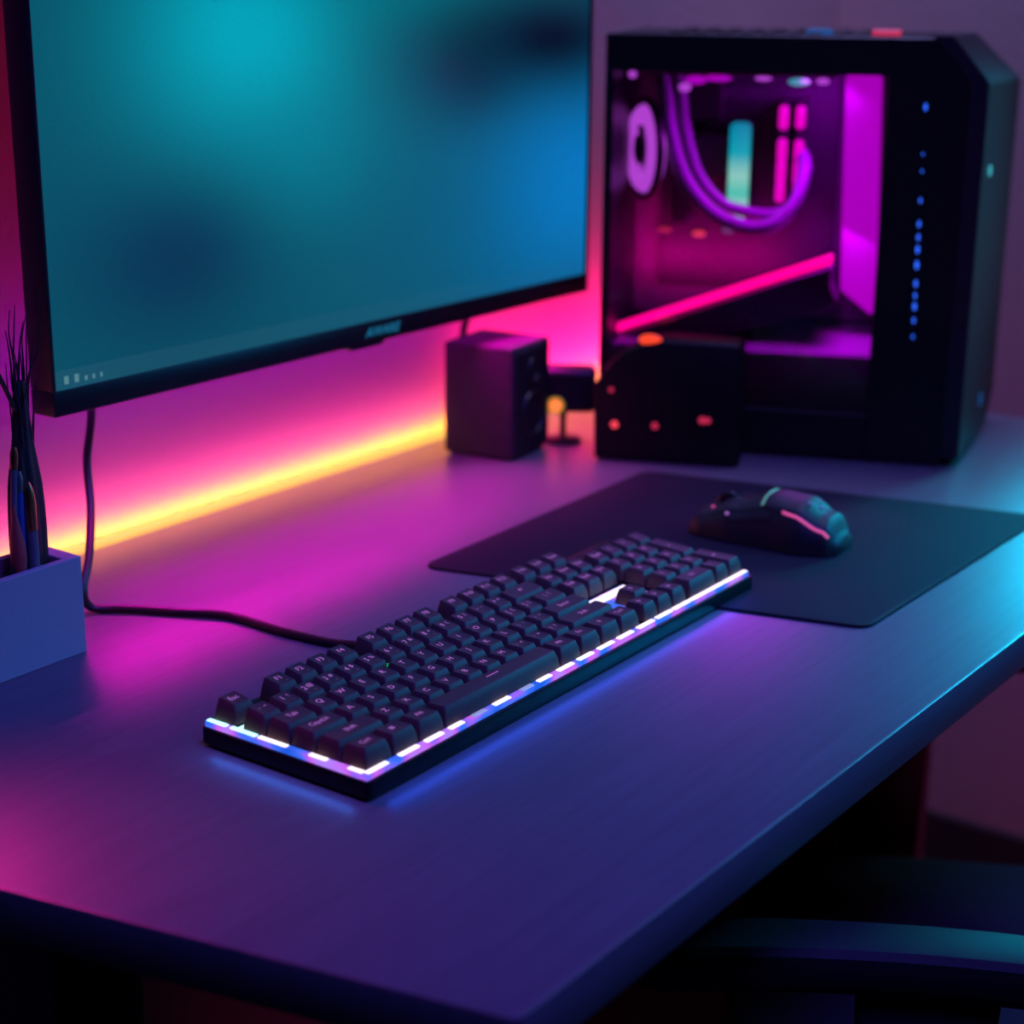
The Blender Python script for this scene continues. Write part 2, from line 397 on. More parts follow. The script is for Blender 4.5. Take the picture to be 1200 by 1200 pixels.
# height of the cap and tilt of its top per row (0 = Ctrl row)
rowh = [(.0112, -.02), (.0108, 0.0), (.0110, .05), (.0114, .10), (.0122, .16), (.0124, .17)]
caps = {}
def rr(hx, hy, r, n=3):
    out = []
    for cx, cy, a in ((hx - r, hy - r, 0), (-hx + r, hy - r, 90), (-hx + r, -hy + r, 180), (hx - r, -hy + r, 270)):
        for k in range(n + 1):
            t = radians(a + 90 * k / n); out.append((cx + r * cos(t), cy + r * sin(t)))
    return out
def top_z(row, w, x, y):
    h, tl = rowh[row]
    hw = w / 2 - .0032
    dish = .0007 if w < 3 * U else -.0006
    return h + tl * (y) - dish * (1 - min(1, (x / hw) ** 2))
def cap_mesh(w, d, row):
    key = (round(w, 5), round(d, 5), row)
    if key in caps: return caps[key]
    bm = bmesh.new(); hx, hy = w / 2 - .0006, d / 2 - .0006
    rings = []
    def ring(ax, ay, r, oy, zf):
        rings.append([bm.verts.new((x, y + oy, zf(x, y + oy))) for x, y in rr(ax, ay, r * .7)])
    tx, ty, oy = hx - .0025, hy - .0024, .0005
    h0 = rowh[row][0] * .55
    ring(hx, hy, .0012, 0, lambda x, y: 0)
    ring(hx - .0009, hy - .0009, .0013, .0001, lambda x, y: h0)
    ring(tx + .0002, ty + .0002, .0016, oy, lambda x, y: top_z(row, w, x, y) - .0006)
    ring(tx - .0004, ty - .0004, .0016, oy, lambda x, y: top_z(row, w, x, y))
    for s in (.8, .55, .28):
        ring(tx * s, ty * s, .0016 * s, oy, lambda x, y: top_z(row, w, x, y))
    for a, c in zip(rings, rings[1:]):
        n = len(a)
        for k in range(n): bm.faces.new((a[k], a[(k + 1) % n], c[(k + 1) % n], c[k]))
    bm.faces.new(rings[0][::-1])
    cv = bm.verts.new((0, oy, top_z(row, w, 0, oy))); a = rings[-1]
    for k in range(len(a)): bm.faces.new((a[k], a[(k + 1) % len(a)], cv))
    bmesh.ops.recalc_face_normals(bm, faces=bm.faces[:])
    me = bpy.data.meshes.new('keycap'); bm.to_mesh(me); bm.free()
    me.shade_smooth(); me.set_sharp_from_angle(angle=radians(38)); me.materials.append(M['keycap'])
    caps[key] = me; return me

def key(x_u, row, w_u, main, sec='', extra='', rows=1):
    w = w_u * U; d = PY * rows
    x = X0 + (x_u + w_u / 2) * U; y = rowy[row] + (PY / 2 if rows == 2 else 0)
    nm = 'spacebar' if w_u > 5 else ('wide_keycap' if w_u > 1.1 or rows == 2 else 'keycap')
    o = bpy.data.objects.new(nm, cap_mesh(w, d, row)); COL.objects.link(o); o.parent = kb
    o.location = (x, y, PZ + .0014)
    if not main: return o
    bm = bmesh.new()
    F = lambda ox, oy: (lambda a, c: (ox + a, oy + c, top_z(row, w, ox + a, oy + c) + .00022))
    if main == '_bar':
        vs = [bm.verts.new(F(0, .0012)(a, c)) for a, c in ((-.006, -.00035), (.006, -.00035), (.006, .00035), (-.006, .00035))]; bm.faces.new(vs)
    elif main == '_win':
        for i in (-1, 1):
            for j in (-1, 1):
                vs = [bm.verts.new(F(-.001 + i * .0009, .001 + j * .0009)(a, c)) for a, c in ((-.0007, -.0007), (.0007, -.0007), (.0007, .0007), (-.0007, .0007))]; bm.faces.new(vs)
    else:
        big = len(main) == 1
        sz = .0060 if big else (.0056 if len(main) <= 3 else .0042)
        if w_u > 1.1 and not big: sz = .0052
        cx = -.0012 if sec else (0 if big or w_u > 1.1 else 0)
        add_text(bm, main, sz, F(cx - (.0008 if sec else 0), .0016))
        if sec: add_text(bm, sec, .0046, F(.0028, .0020))
    link('legend', bm, 'legend', o, smooth=False)
    if extra:
        b2 = bmesh.new(); add_text(b2, extra, .0024, F(.0028, -.0034)); link('side_legend', b2, 'legend_dim', o, smooth=False)
    return o

# bottom row
x = 0
for nm, w, e in (('Ctrl', 1.25, ''), ('_win', 1.25, 'o'), ('Alt', 1.25, ''), ('_bar', 6.25, ''), ('Alt', 1.25, ''), ('Fn', 1.25, ''), ('\u2261', 1.25, ''), ('Ctrl', 1.25, '')):
    key(x, 0, w, nm, '', e); x += w
x = 0
for nm, w in (('Shift', 2.25),) + tuple((c, 1) for c in 'ZXCVBNM') + ((',<', 1), ('.>', 1), ('/?', 1), ('Shift', 2.75)):
    key(x, 1, w, nm[0] if len(nm) == 2 else nm, nm[1] if len(nm) == 2 else ''); x += w
x = 0
for nm, w in (('CapsLk', 1.75),) + tuple((c, 1) for c in 'ASDFGHJKL') + ((';:', 1), ("'\"", 1), ('Enter', 2.25)):
    key(x, 2, w, nm[0] if len(nm) == 2 else nm, nm[1] if len(nm) == 2 else ''); x += w
x = 0
for nm, w in (('Tab', 1.5),) + tuple((c, 1) for c in 'QWERTYUIOP') + (('[{', 1), (']}', 1), ('\\|', 1.5)):
    key(x, 3, w, nm[0] if len(nm) == 2 else nm, nm[1] if len(nm) == 2 else '', '-' if nm in 'ER' else ''); x += w
x = 0
for k_, nm in enumerate(('`~', '1!', '2@', '3#', '4$', '5%', '6^', '7&', '8*', '9(', '0)', '-_', '=+')):
    key(x, 4, 1, nm[0], nm[1], '' if k_ == 0 or k_ > 10 else nm[0]); x += 1
key(x, 4, 2, '\u2190')
key(0, 5, 1, 'Esc')
for g, s in ((0, 2), (4, 6.5), (8, 11)):
    for i in range(4): key(s + i, 5, 1, 'F%d' % (g + i + 1), '', '\u00bb' if i % 2 else '\u00d7')
for i, nm in enumerate(('PrtSc', 'ScrLk', 'Pause')): key(15.25 + i, 5, 1, nm)
for i, nm in enumerate(('Ins', 'Home', 'PgUp')): key(15.25 + i, 4, 1, nm)
for i, nm in enumerate(('Del', 'End', 'PgDn')): key(15.25 + i, 3, 1, nm)
key(16.25, 1, 1, '\u2191')
for i, nm in enumerate(('\u2190', '\u2193', '\u2192')): key(15.25 + i, 0, 1, nm)
NX = 18.47
for i, nm in enumerate(('Num', '/', '*', '-')): key(NX + i, 4, 1, nm)
for i, nm in enumerate(('7', '8', '9')): key(NX + i, 3, 1, nm)
for i, nm in enumerate(('4', '5', '6')): key(NX + i, 2, 1, nm)
for i, nm in enumerate(('1', '2', '3')): key(NX + i, 1, 1, nm)
key(NX + 3, 2, 1, '+', rows=2); key(NX + 3, 0, 1, '\u21b5', rows=2)
key(NX, 0, 2, 'Ins'); key(NX + 2, 0, 1, '.')

# lamps under the caps: one short bar per key along the front edge, longer ones along the left edge
def led(x0, x1, y0, y1, mat, h=.0013):
    return link('edge_lamp', box_bm(x0, x1, y0, y1, PZ, PZ + h, .0004, 1), mat, kb, smooth=False)
for xc, wd, mt in ((.0, .018, 'white_led'), (.0285, .017, 'white_led'), (.052, .016, 'white_led'), (.0745, .013, 'white_led'), (.0965, .013, 'dim_led'), (.118, .016, 'white_led'),
                   (.146, .012, 'dim_led'), (.164, .014, 'white_led'), (.186, .017, 'white_led'), (.209, .017, 'white_led'), (.2325, .018, 'white_led'), (.2565, .018, 'white_led'),
                   (.281, .020, 'white_led'), (.305, .020, 'white_led'), (.3275, .022, 'white_led'), (.351, .022, 'white_led'), (.3745, .022, 'white_led'), (.398, .022, 'white_led')):
    led(xc + .0015, xc + .0015 + wd, -.0002, .0034, mt)
led(.419, .4332, -.0002, .0034, 'white_led')
for y0, y1, mt in ((.1075, .1228, 'cyan_led'), (.084, .104, 'cyan_led'), (.060, .082, 'white_led'), (.030, .043, 'white_led'), (.0036, .014, 'white_led')):
    led(-.0002, .0032, y0, y1, mt)
led(X0 + .0005, X0 + .9 * U, rowy[4] + PY / 2 + .0003, rowy[5] - PY / 2 - .0003, 'cyan_led', .0008)
gx = X0 + 15.3 * U
led(gx, gx + 2.9 * U, rowy[2] - .002, rowy[2] + .006, 'white_led', .0016)
led(gx + .001, gx + .9 * U, rowy[1] - .004, rowy[1] + .004, 'white_led', .0010)
led(gx + 2.0 * U, gx + 2.85 * U, rowy[1] - .004, rowy[1] + .004, 'white_led', .0010)
link('light_diffuser', box_bm(gx - .002, gx + 2.95 * U, rowy[1] - .008, rowy[2] + .008, PZ, PZ + .0006), 'rgb_band', kb, smooth=False)
link('lamp_or_glint', ellipsoid_bm((X0 + 5.93 * U, rowy[4] - .0075, PZ + .0085), (.0022, .002, .0012)), 'green_led', kb)['label'] = 'small green glow between two keys'
link('lamp_or_glint', ellipsoid_bm((X0 + 1.62 * U, rowy[4] + .0105, PZ + .0085), (.0011, .0011, .0009)), 'white_led', kb)['label'] = 'tiny white lamp beside the number one key'

# its cable
cb = catmull([(.166, .1245, T + .0085), (.1635, .150, T + .006), (.1618, .1731, T + .0034), (.158, .2128, T + .0034), (.158, .262, T + .0034), (.143, .2933, T + .0034), (.124, .3295, T + .0034),
              (.1085, .349, T + .0045), (.104, .352, T + .018), (.119, .362, T + .036), (.143, .385, T + .062), (.155, .400, T + .094), (.164, .403, T + .125), (.168, .404, T + .17)], 8)
tag(link('keyboard_cable', tube_bm(cb, .0031), 'cable'), 'black cable running from the keyboard across the desk and up behind the monitor', 'cable')

# ------------------------------------------------------------------ mouse pad and mouse
pd = thing('mouse_pad', 'thin dark rectangular cloth mouse pad lying under the mouse', 'mouse pad', (.54, .065, T))
ppts = [(.330 - .54, .226 - .065), (.415 - .54, -.103 - .065), (.750 - .54, -.107 - .065), (.664 - .54, .234 - .065)]
link('cloth', prism_bm(rounded_poly(ppts, .012, 6), .0003, .0026, 'z', bev=.0006), 'pad', pd)
cen = Vector((0, 0))
edge = [Vector((p[0], p[1], .0014)) for p in rounded_poly(ppts, .012, 6)]; edge.append(edge[0])
link('stitched_edge', tube_bm(edge, .0014, 6, cap=False), 'pad_edge', pd)

ms = thing('computer_mouse', 'black wireless mouse with thin pink and teal light strips on the pad', 'mouse', (.5535, .046, T + .0028), radians(6))
def prof(tbl, u):
    for (a, va), (c, vc) in zip(tbl, tbl[1:]):
        if u <= c:
            t = (u - a) / (c - a); t = t * t * (3 - 2 * t); return va + (vc - va) * t
    return tbl[-1][1]
HW = [(0, .022), (.08, .0275), (.3, .0300), (.5, .0295), (.75, .0325), (.92, .027), (1, .017)]
HH = [(0, .010), (.06, .0185), (.3, .030), (.55, .0385), (.72, .037), (.9, .026), (1, .010)]
def msurf(u, v, off=0.0):
    """u: 0 nose .. 1 tail, v: 0 left side at the bottom .. 1 right side"""
    a = pi * (1 - v); w = prof(HW, u) + off; h = prof(HH, u) + off
    cx = cos(a); sx = max(sin(a), 0)
    x = w * math.copysign(abs(cx) ** .72, cx); z = h * sx ** .62
    x *= (1 - .10 * (z / .038) * (1 if True else 0))
    bulge = .006 * sin(pi * u)
    y = .063 - .126 * u
    return Vector((x, y + (.0 if 0 < u < 1 else 0), z + .0008))
def shell(u0, u1, v0, v1, nu, nv, off=0.0, bottom=False):
    bm = bmesh.new(); g = [[bm.verts.new(msurf(u0 + (u1 - u0) * i / nu, v0 + (v1 - v0) * j / nv, off)) for j in range(nv + 1)] for i in range(nu + 1)]
    for i in range(nu):
        for j in range(nv): bm.faces.new((g[i][j], g[i][j + 1], g[i + 1][j + 1], g[i + 1][j]))
    if bottom:
        bm.faces.new(g[0]); bm.faces.new(g[-1][::-1])
        ring = [g[i][0] for i in range(nu + 1)] + [g[i][-1] for i in range(nu, -1, -1)]
        bm.faces.new(ring)
    return bm
link('body', shell(0, 1, 0, 1, 40, 40, 0, True), 'mouse_side', ms, angle=60)
def thick(bm, t):
    bmesh.ops.recalc_face_normals(bm, faces=bm.faces[:])
    bmesh.ops.solidify(bm, geom=bm.faces[:], thickness=t); return bm
link('palm_cover', thick(shell(.50, .965, .27, .73, 24, 20, .0007), .0006), 'mouse', ms, angle=60)
link('button', thick(shell(.015, .485, .25, .485, 20, 10, .0007), .0006), 'mouse', ms, angle=60)
link('button', thick(shell(.015, .485, .515, .75, 20, 10, .0007), .0006), 'mouse', ms, angle=60)
link('scroll_wheel', torus_bm(.0075, .0032, 24, 10, Matrix.Translation(msurf(.20, .5) + Vector((0, 0, -.003))) @ Matrix.Rotation(pi / 2, 4, 'Y')), 'black', ms)
link('wheel_lamp', ellipsoid_bm(msurf(.13, .40, .001), (.0016, .0016, .001)), 'mouse_pink', ms)
link('side_button', thick(shell(.30, .42, .13, .20, 8, 4, .0012), .001), 'mouse', ms)
link('side_button', thick(shell(.44, .56, .13, .20, 8, 4, .0012), .001), 'mouse', ms)
link('side_lamp', ellipsoid_bm(msurf(.27, .20, .001), (.0012, .0016, .0012)), 'legend', ms)
link('cross_strip', tube_bm([msurf(.492, v, .0006) for v in [.27 + .46 * k / 20 for k in range(21)]], .0012, 8), 'mouse_teal', ms)['label'] = 'thin pale teal light strip across the back'
link('side_strip', tube_bm([msurf(u, .235 - .05 * k / 16, .0006) for k, u in [(k, .64 + .30 * k / 16) for k in range(17)]], .0012, 8), 'mouse_pink', ms)['label'] = 'thin pink light strip along the side of the palm rest'
link('side_strip', tube_bm([msurf(.495 + .145 * k / 12, .265 - .03 * k / 12, .0006) for k in range(13)], .0009, 8), 'mouse', ms)
lgm = bmesh.new()
for du, dv, s in ((.77, .45, 1), (.82, .50, 1.15), (.79, .55, .9), (.87, .47, .7), (.86, .54, .7)):
    merge(lgm, ellipsoid_bm(msurf(du, dv, .0008), (.0026 * s, .0030 * s, .0008), 10))
link('emblem', lgm, 'mouse_logo', ms)['label'] = 'dim blue glowing emblem on the palm rest'

# ------------------------------------------------------------------ desk organiser and what stands in it
og = thing('desk_organizer', 'plain grey open desk tray at the left holding brushes and pens', 'organizer', (-.08, .316, T))
ob = bmesh.new()
hx, hy, hz, tw = .1375, .0205, .0675, .0055
box_bm(-hx, hx, -hy, -hy + tw, 0, hz, 0.0006, 1, ob); box_bm(-hx, hx, hy - tw, hy, 0, hz, 0.0006, 1, ob)
box_bm(-hx, -hx + tw, -hy + tw, hy - tw, 0, hz, 0.0006, 1, ob); box_bm(hx - tw - .006, hx, -hy + tw, hy - tw, 0, hz, 0.0006, 1, ob)
box_bm(-hx + tw, hx - tw, -hy + tw, hy - tw, 0, .006, 0, 1, ob)
link('tray_box', ob, 'grey_paint', og)
ZB = T + .0062
bb = thing('bristle_bundle', 'tall dark wispy bundle of dried stems standing in the grey tray', 'dried stems', (.0305, .3165, ZB))
own = bmesh.new(); rings = []
for i in range(25):
    z = .18 * i / 24; t = i / 24
    R_ = .0085 + .0035 * sin(pi * min(1, t * 1.25)) - .0045 * max(0, t - .62) / .38
    rings.append([own.verts.new(((R_ * (1 + .10 * sin(9 * a + 3 * t) + .05 * sin(17 * a))) * cos(a) + .004 * t, R_ * .8 * sin(a) * (1 + .1 * sin(7 * a)), z)) for a in [2 * pi * k / 48 for k in range(48)]])
for a, c in zip(rings, rings[1:]):
    for k in range(48): own.faces.new((a[k], a[(k + 1) % 48], c[(k + 1) % 48], c[k]))
own.faces.new(rings[0][::-1]); own.faces.new(rings[-1])
link('stem_bundle', own, 'bristle', bb, angle=60)
ws = bmesh.new()
for k in range(26):
    a = random.uniform(0, 2 * pi); r0 = random.uniform(.002, .008); L_ = random.uniform(.03, .062); o0 = Vector((.004 + r0 * cos(a), r0 * .8 * sin(a), random.uniform(.125, .172)))
    dx, dy = random.uniform(-.006, .009), random.uniform(-.006, .006)
    tube_bm(catmull([o0, o0 + Vector((dx * .2, dy * .3, L_ * .4)), o0 + Vector((dx * .5 + random.uniform(-.002, .002), dy * .7, L_ * .75)), o0 + Vector((dx * 1.1, dy, L_))], 4), random.uniform(.0005, .0011), 5, ws, taper=lambda t: 1.0 - .75 * t)
tube_bm(catmull([(.008, 0, .165), (.011, -.002, .185), (.018, -.004, .20), (.020, -.004, .222), (.0195, -.004, .236)], 5), .0006, 5, ws)
tube_bm(catmull([(-.002, -.002, .162), (-.010, -.004, .178), (-.020, -.005, .198)], 5), .0016, 6, ws)
link('wisps', ws, 'bristle', bb)['kind'] = 'stuff'

def pen(name, label, cat, p0, p1, parts):
    """parts: (name, material, profile along the length)"""
    t = thing(name, label, cat, p0); d = Vector(p1) - Vector(p0)
    for nm, mt, pr in parts: link(nm, lathe_bm(pr, 16, None, align((0, 0, 0), d)), mt, t)
    return t
pen('capped_pen', 'grey pen with a copper cap standing right of the dark stems', 'pen', (.0270, .3045, ZB), (.0268, .3055, ZB + .118),
    [('barrel', 'pen_grey', [(.0030, 0), (.0038, .004), (.0038, .085)]), ('cap', 'copper', [(.0040, .085), (.0040, .104), (.0032, .112), (.0012, .117)])])
pen('makeup_brush', 'small brush with a pointed red tuft in the grey tray', 'brush', (.0165, .3040, ZB), (.0150, .3060, ZB + .10),
    [('handle', 'pen_grey', [(.0018, 0), (.0028, .02), (.0030, .058)]), ('bristles', 'red_hair', [(.0034, .058), (.0052, .068), (.0046, .080), (.0022, .094), (.0006, .104)])])
pen('thin_pen', 'thin dark pen with a pinkish end leaning at the far left of the tray', 'pen', (.0125, .3140, ZB), (.0185, .3060, ZB + .142),
    [('barrel', 'pen_grey', [(.0018, 0), (.0022, .006), (.0022, .128)]), ('end_cap', 'copper', [(.0026, .128), (.0026, .138), (.0015, .142)])])
pen('blue_pen', 'blue pen standing between the copper capped pen and the dark stems', 'pen', (.0200, .3090, ZB), (.0212, .3070, ZB + .125),
    [('barrel', 'pen_blue', [(.0020, 0), (.0026, .006), (.0026, .112)]), ('clip', 'metal', [(.0028, .112), (.0028, .121), (.0016, .125)])])

# ------------------------------------------------------------------ small speaker beside the wall
sy = radians(-82); sA = Vector((cos(sy), sin(sy), 0)); sN = Vector((-sin(sy), cos(sy), 0))
sp = thing('speaker', 'small dark box speaker standing below the right side of the monitor', 'speaker', (Vector((.6086, .4264, T)) + sA * .0375 + sN * .0365), sy)
link('cabinet', box_bm(-.0375, .0375, -.0365, .0365, .0012, .108, .0035, 3), 'speaker', sp)
link('front_grille', box_bm(.0370, .0392, -.0325, .0325, .006, .103, .001, 1), 'black_matte', sp)
link('tone_ring', torus_bm(.021, .0018, 28, 8, Matrix.Translation((.0392, 0, .040)) @ Matrix.Rotation(pi / 2, 4, 'Y')), 'black', sp)
link('tone_ring', torus_bm(.011, .0014, 24, 8, Matrix.Translation((.0392, 0, .082)) @ Matrix.Rotation(pi / 2, 4, 'Y')), 'black', sp)
link('foot', box_bm(-.033, .033, -.032, .032, 0, .0014), 'black_matte', sp)

# little gadget with an orange lamp
gd = thing('desk_camera', 'small black gadget on a stem with a glowing orange ring lamp', 'camera', (.7153, .362, T), atan2(-.93, -1.387) - pi)
f_ = Vector((-1, 0, 0))
link('base', lathe_bm([(.018, 0), (.019, .002), (.016, .004), (.004, .006)], 28), 'black', gd)
link('stem', lathe_bm([(.0035, .004), (.0030, .020), (.0045, .034)], 14), 'black', gd)
link('head', box_bm(-.012, .018, -.0320, .0240, .030, .0740, .007, 4), 'black', gd)
link('lens_lamp', lathe_bm([(.0062, 0), (.0062, .0012), (.0045, .0018)], 24, None, Matrix.Translation((-.0118, .0075, .0380)) @ Matrix.Rotation(-pi / 2, 4, 'Y')), 'orange_led', gd)['label'] = 'round glowing orange lamp'
link('lens_ring', torus_bm(.0076, .0011, 28, 8, Matrix.Translation((-.0122, .0075, .0380)) @ Matrix.Rotation(pi / 2, 4, 'Y')), 'olive_led', gd)

# ------------------------------------------------------------------ computer tower
PO = Vector((.7226, .322, T)); PYAW = radians(-66.29)
pc = thing('computer_tower', 'black computer tower with a glass side showing pink and cyan lights', 'computer', PO, PYAW)
PL, PW, PH = .320, .20, .387
out = [(0, .012), (PL, .012), (PL, .350), (.288, PH), (0, PH)]
shell_ = bmesh.new()
prism_bm([(0, .012), (PL, .012), (PL, .350), (.288, PH), (0, PH)], PW - .004, PW, 'y', 0, 1, shell_)          # far side panel
box_bm(0, PL, .004, PW - .004, .012, .020, 0, 1, shell_)                                                     # bottom
box_bm(0, .288, .004, PW - .004, PH - .010, PH, .001, 1, shell_)                                             # top
box_bm(0, .004, .004, PW - .004, .020, PH - .010, 0, 1, shell_)                                              # rear
link('chassis', shell_, 'case', pc)
fp = bmesh.new()                                                                                             # frame round the glass
prism_bm([(.250, .0), (PL, .0), (PL, .350), (.288, PH), (.250, PH)], 0, .006, 'y', .001, 1, fp)
box_bm(-.004, .250, 0, .006, .354, PH, .001, 1, fp); box_bm(-.004, .250, 0, .006, .004, .046, .001, 1, fp); box_bm(-.004, .004, 0, .006, .046, .354, .001, 1, fp)
box_bm(.262, PL, .006, PW - .004, .020, .340, .0, 1, fp)                                                      # closed front compartment
link('side_frame', fp, 'case', pc)
link('glass_panel', box_bm(.004, .250, .0015, .0040, .046, .354), 'glass', pc, smooth=False)
ch = bmesh.new()
prism_bm([(.2885, .3868), (.2905, .389), (.3215, .352), (.3195, .350)], -.001, .0, 'y', .0008, 1, ch)
link('corner_trim', ch, 'fascia', pc)
# front fascia: a slab whose face swings outward
fz = [(0.0, .008), (0.0, .350), (0.0, .389), (.125, .389), (.198, .345), (.198, .032), (.165, .008)]
fb = bmesh.new()
def bx_(z): return PL - .0005 - max(0, z - .350) / .037 * .032
a = [fb.verts.new((bx_(z), y, z)) for y, z in fz]
c = [fb.verts.new((bx_(z) + .017 + y * .19, y, z)) for y, z in fz]
fb.faces.new([a[i] for i in (0, 1, 4, 5, 6)]); fb.faces.new([a[i] for i in (1, 2, 3, 4)])
fb.faces.new([c[i] for i in (0, 1, 4, 5, 6)]); fb.faces.new([c[i] for i in (1, 2, 3, 4)])
for i in range(len(fz)): fb.faces.new((a[i], c[i], c[(i + 1) % len(fz)], a[(i + 1) % len(fz)]))
bmesh.ops.recalc_face_normals(fb, faces=fb.faces[:])
bmesh.ops.bevel(fb, geom=fb.edges[:], offset=.0014, segments=2, affect='EDGES')
link('front_fascia', fb, 'fascia', pc)
def fx(y): return PL + .017 + y * .19 + .0002
link('power_button', ellipsoid_bm((fx(.0426) , .0426, .270), (.0014, .0065, .0052)), 'button_cyan', pc)['label'] = 'small glowing cyan button on the front'
link('front_emblem', ellipsoid_bm((fx(.112), .112, .042), (.0012, .007, .007)), 'blue_dim', pc)['label'] = 'dim blue emblem low on the front'
for z, s in ((.328, 1.1), (.287, .5), (.272, .55), (.246, .8), (.225, 1.0), (.213, 1.0), (.202, 1.2), (.188, 1.3), (.171, 1.1), (.160, .9), (.150, 1.2), (.137, .9), (.122, .7)):
    link('indicator_light', ellipsoid_bm((.286 - (z - .2) * .02, -.0004, z), (.0012 * s, .0010, .0030 * s), 10), 'dot_blue', pc)
tv = bmesh.new()
for k in range(9): box_bm(.05 + k * .021, .062 + k * .021, .035, .165, PH, PH + .0022, .0006, 1, tv)
link('top_vent', tv, 'case', pc)
link('top_bump', lathe_bm([(.012, 0), (.012, .004), (.009, .0055)], 20, None, Matrix.Translation((.185, .05, PH))), 'blue_dim', pc)  # glowing blue disc on the case top
link('top_bump', box_bm(.232, .258, .04, .06, PH, PH + .005, .001, 1), 'red_dim', pc)  # glowing red block on the case top
for x in (.03, PL - .03):
    for y in (.03, PW - .03): link('foot', lathe_bm([(.012, 0), (.014, .006), (.014, .0125)], 18, None, Matrix.Translation((x, y, 0))), 'black_matte', pc)
# inside
TY = .165
link('board_tray', box_bm(.004, .262, TY, TY + .004, .104, PH - .012), 'tray', pc, smooth=False)
mb = link('main_board', box_bm(.03, .205, TY - .006, TY, .135, .350, .001, 1), 'pcb', pc)
hs = bmesh.new(); box_bm(.05, .09, TY - .03, TY - .006, .30, .345, .002, 1, hs); box_bm(.045, .062, TY - .035, TY - .006, .20, .30, .002, 1, hs)
link('heat_sink', hs, 'case', mb)
link('pump_block', lathe_bm([(.026, 0), (.026, .028), (.022, .034), (.012, .036)], 32, None, Matrix.Translation((.082, TY - .006, .268)) @ Matrix.Rotation(pi / 2, 4, 'X')), 'black', mb)
link('power_shroud', box_bm(.006, .262, .010, TY - .001, .020, .100, .002, 1), 'shroud', pc)
def ram(name, x, w, z0, z1, segs, mat):
    st = link(name, box_bm(x - w * .5, x + w * .5, .104, TY - .006, z0 - .006, z1 + .004, .001, 1), 'black', pc)
    for i_, (a_, c_) in enumerate(segs):
        link('memory_light', box_bm(x - w * .5, x + w * .5, .098, .1045, a_, c_, min(w * .42, .006), 4), mat[i_] if isinstance(mat, list) else mat, st)
ram('memory_module', .1125, .020, .213, .300, [(.211, .303)], 'ram_glow')
ram('memory_module', .1530, .009, .228, .320, [(.228, .248), (.246, .268), (.266, .289), (.297, .320)], 'ram_pink')
ram('memory_module', .1690, .009, .226, .320, [(.226, .246), (.244, .268), (.266, .288), (.298, .320)], 'ram_pink')
for dy, off, r_ in ((.060, 0.0, .0072), (.078, .012, .0060)):
    pth = [(.040 + off, dy, .352), (.044 + off, dy, .331), (.049 + off, dy, .299), (.063 + off, dy, .256), (.089 + off * .8, dy, .224 + off * .4), (.122, dy, .209 + off), (.150, dy, .2115 + off * .6), (.170, dy + .01, .232), (.176, dy + .03, .262), (.170, dy + .05, .275)]
    link('coolant_tube', tube_bm(catmull(pth, 6), r_, 12), 'tube', pc)
fanm = Matrix.Translation((.0230, .085, .277)) @ Matrix.Rotation(radians(26), 4, 'Z') @ Matrix.Rotation(pi / 2, 4, 'Y')
fan = link('case_fan', torus_bm(.0455, .004, 40, 12, fanm), 'black', pc)
link('fan_light', torus_bm(.033, .0095, 40, 12, fanm), 'fan_lilac', fan)
link('fan_hub', lathe_bm([(.014, -.008), (.016, 0), (.014, .008)], 20, None, fanm), 'black', fan)
bl = bmesh.new()
for k in range(9):
    q = bmesh.new()
    vs = [q.verts.new(fanm @ (Matrix.Rotation(2 * pi * k / 9, 4, 'Z') @ Vector(p))) for p in ((.014, -.004, -.004), (.040, -.010, -.006), (.041, .008, .005), (.014, .004, .004))]
    q.faces.new(vs); bmesh.ops.solidify(q, geom=q.faces[:], thickness=.001); merge(bl, q)
link('fan_blades', bl, 'black', fan)
link('front_light_bar', prism_bm([(.209, .347), (.211, .349), (.240, .349), (.243, .347), (.2515, .130), (.250, .125), (.2465, .123), (.2165, .146)], .098, .108, 'y', .001, 1), 'bar_purple', pc)['label'] = 'tall magenta light bar inside the front'
gp = link('graphics_card', prism_bm([(.010, .101), (.055, .1175), (.2085, .1765), (.2085, .158), (.216, .140), (.19, .128), (.09, .1005)], .045, TY - .008, 'y', .0015, 1), 'black', pc)
link('strip_reflection', prism_bm([(.004, .1015), (.2085, .1775), (.2085, .186), (.004, .109)], .056, .066, 'y', .001, 1), 'reflection_pink', gp)['label'] = 'long slanted pink glow imitating the light strip reflected in the glass'  # added bar shaped like the wall strip's reflection in the glass
rd = bmesh.new(); box_bm(.03, .205, .03, .15, .350, .375, .002, 1, rd)
link('radiator', rd, 'case', pc)
for x, z, sx, sz, mt in ((.012, .350, .004, .0035, 'fan_lilac'), (.072, .346, .010, .004, 'bar_purple'), (.093, .348, .013, .003, 'bar_purple'), (.062, .339, .006, .004, 'fan_lilac'), (.135, .3485, .008, .0022, 'fan_lilac'), (.168, .346, .010, .0035, 'button_cyan'), (.190, .347, .006, .003, 'fan_lilac')):
    link('radiator_light', ellipsoid_bm((x, .06, z - .002), (sx, .004, sz)), mt, pc)
for x, z, mt in ((.035, .190, 'red_dim'), (.070, .187, 'red_led'), (.100, .192, 'blue_dim')):
    link('board_light', ellipsoid_bm((x, TY - .008, z), (.007, .002, .003)), mt, mb)

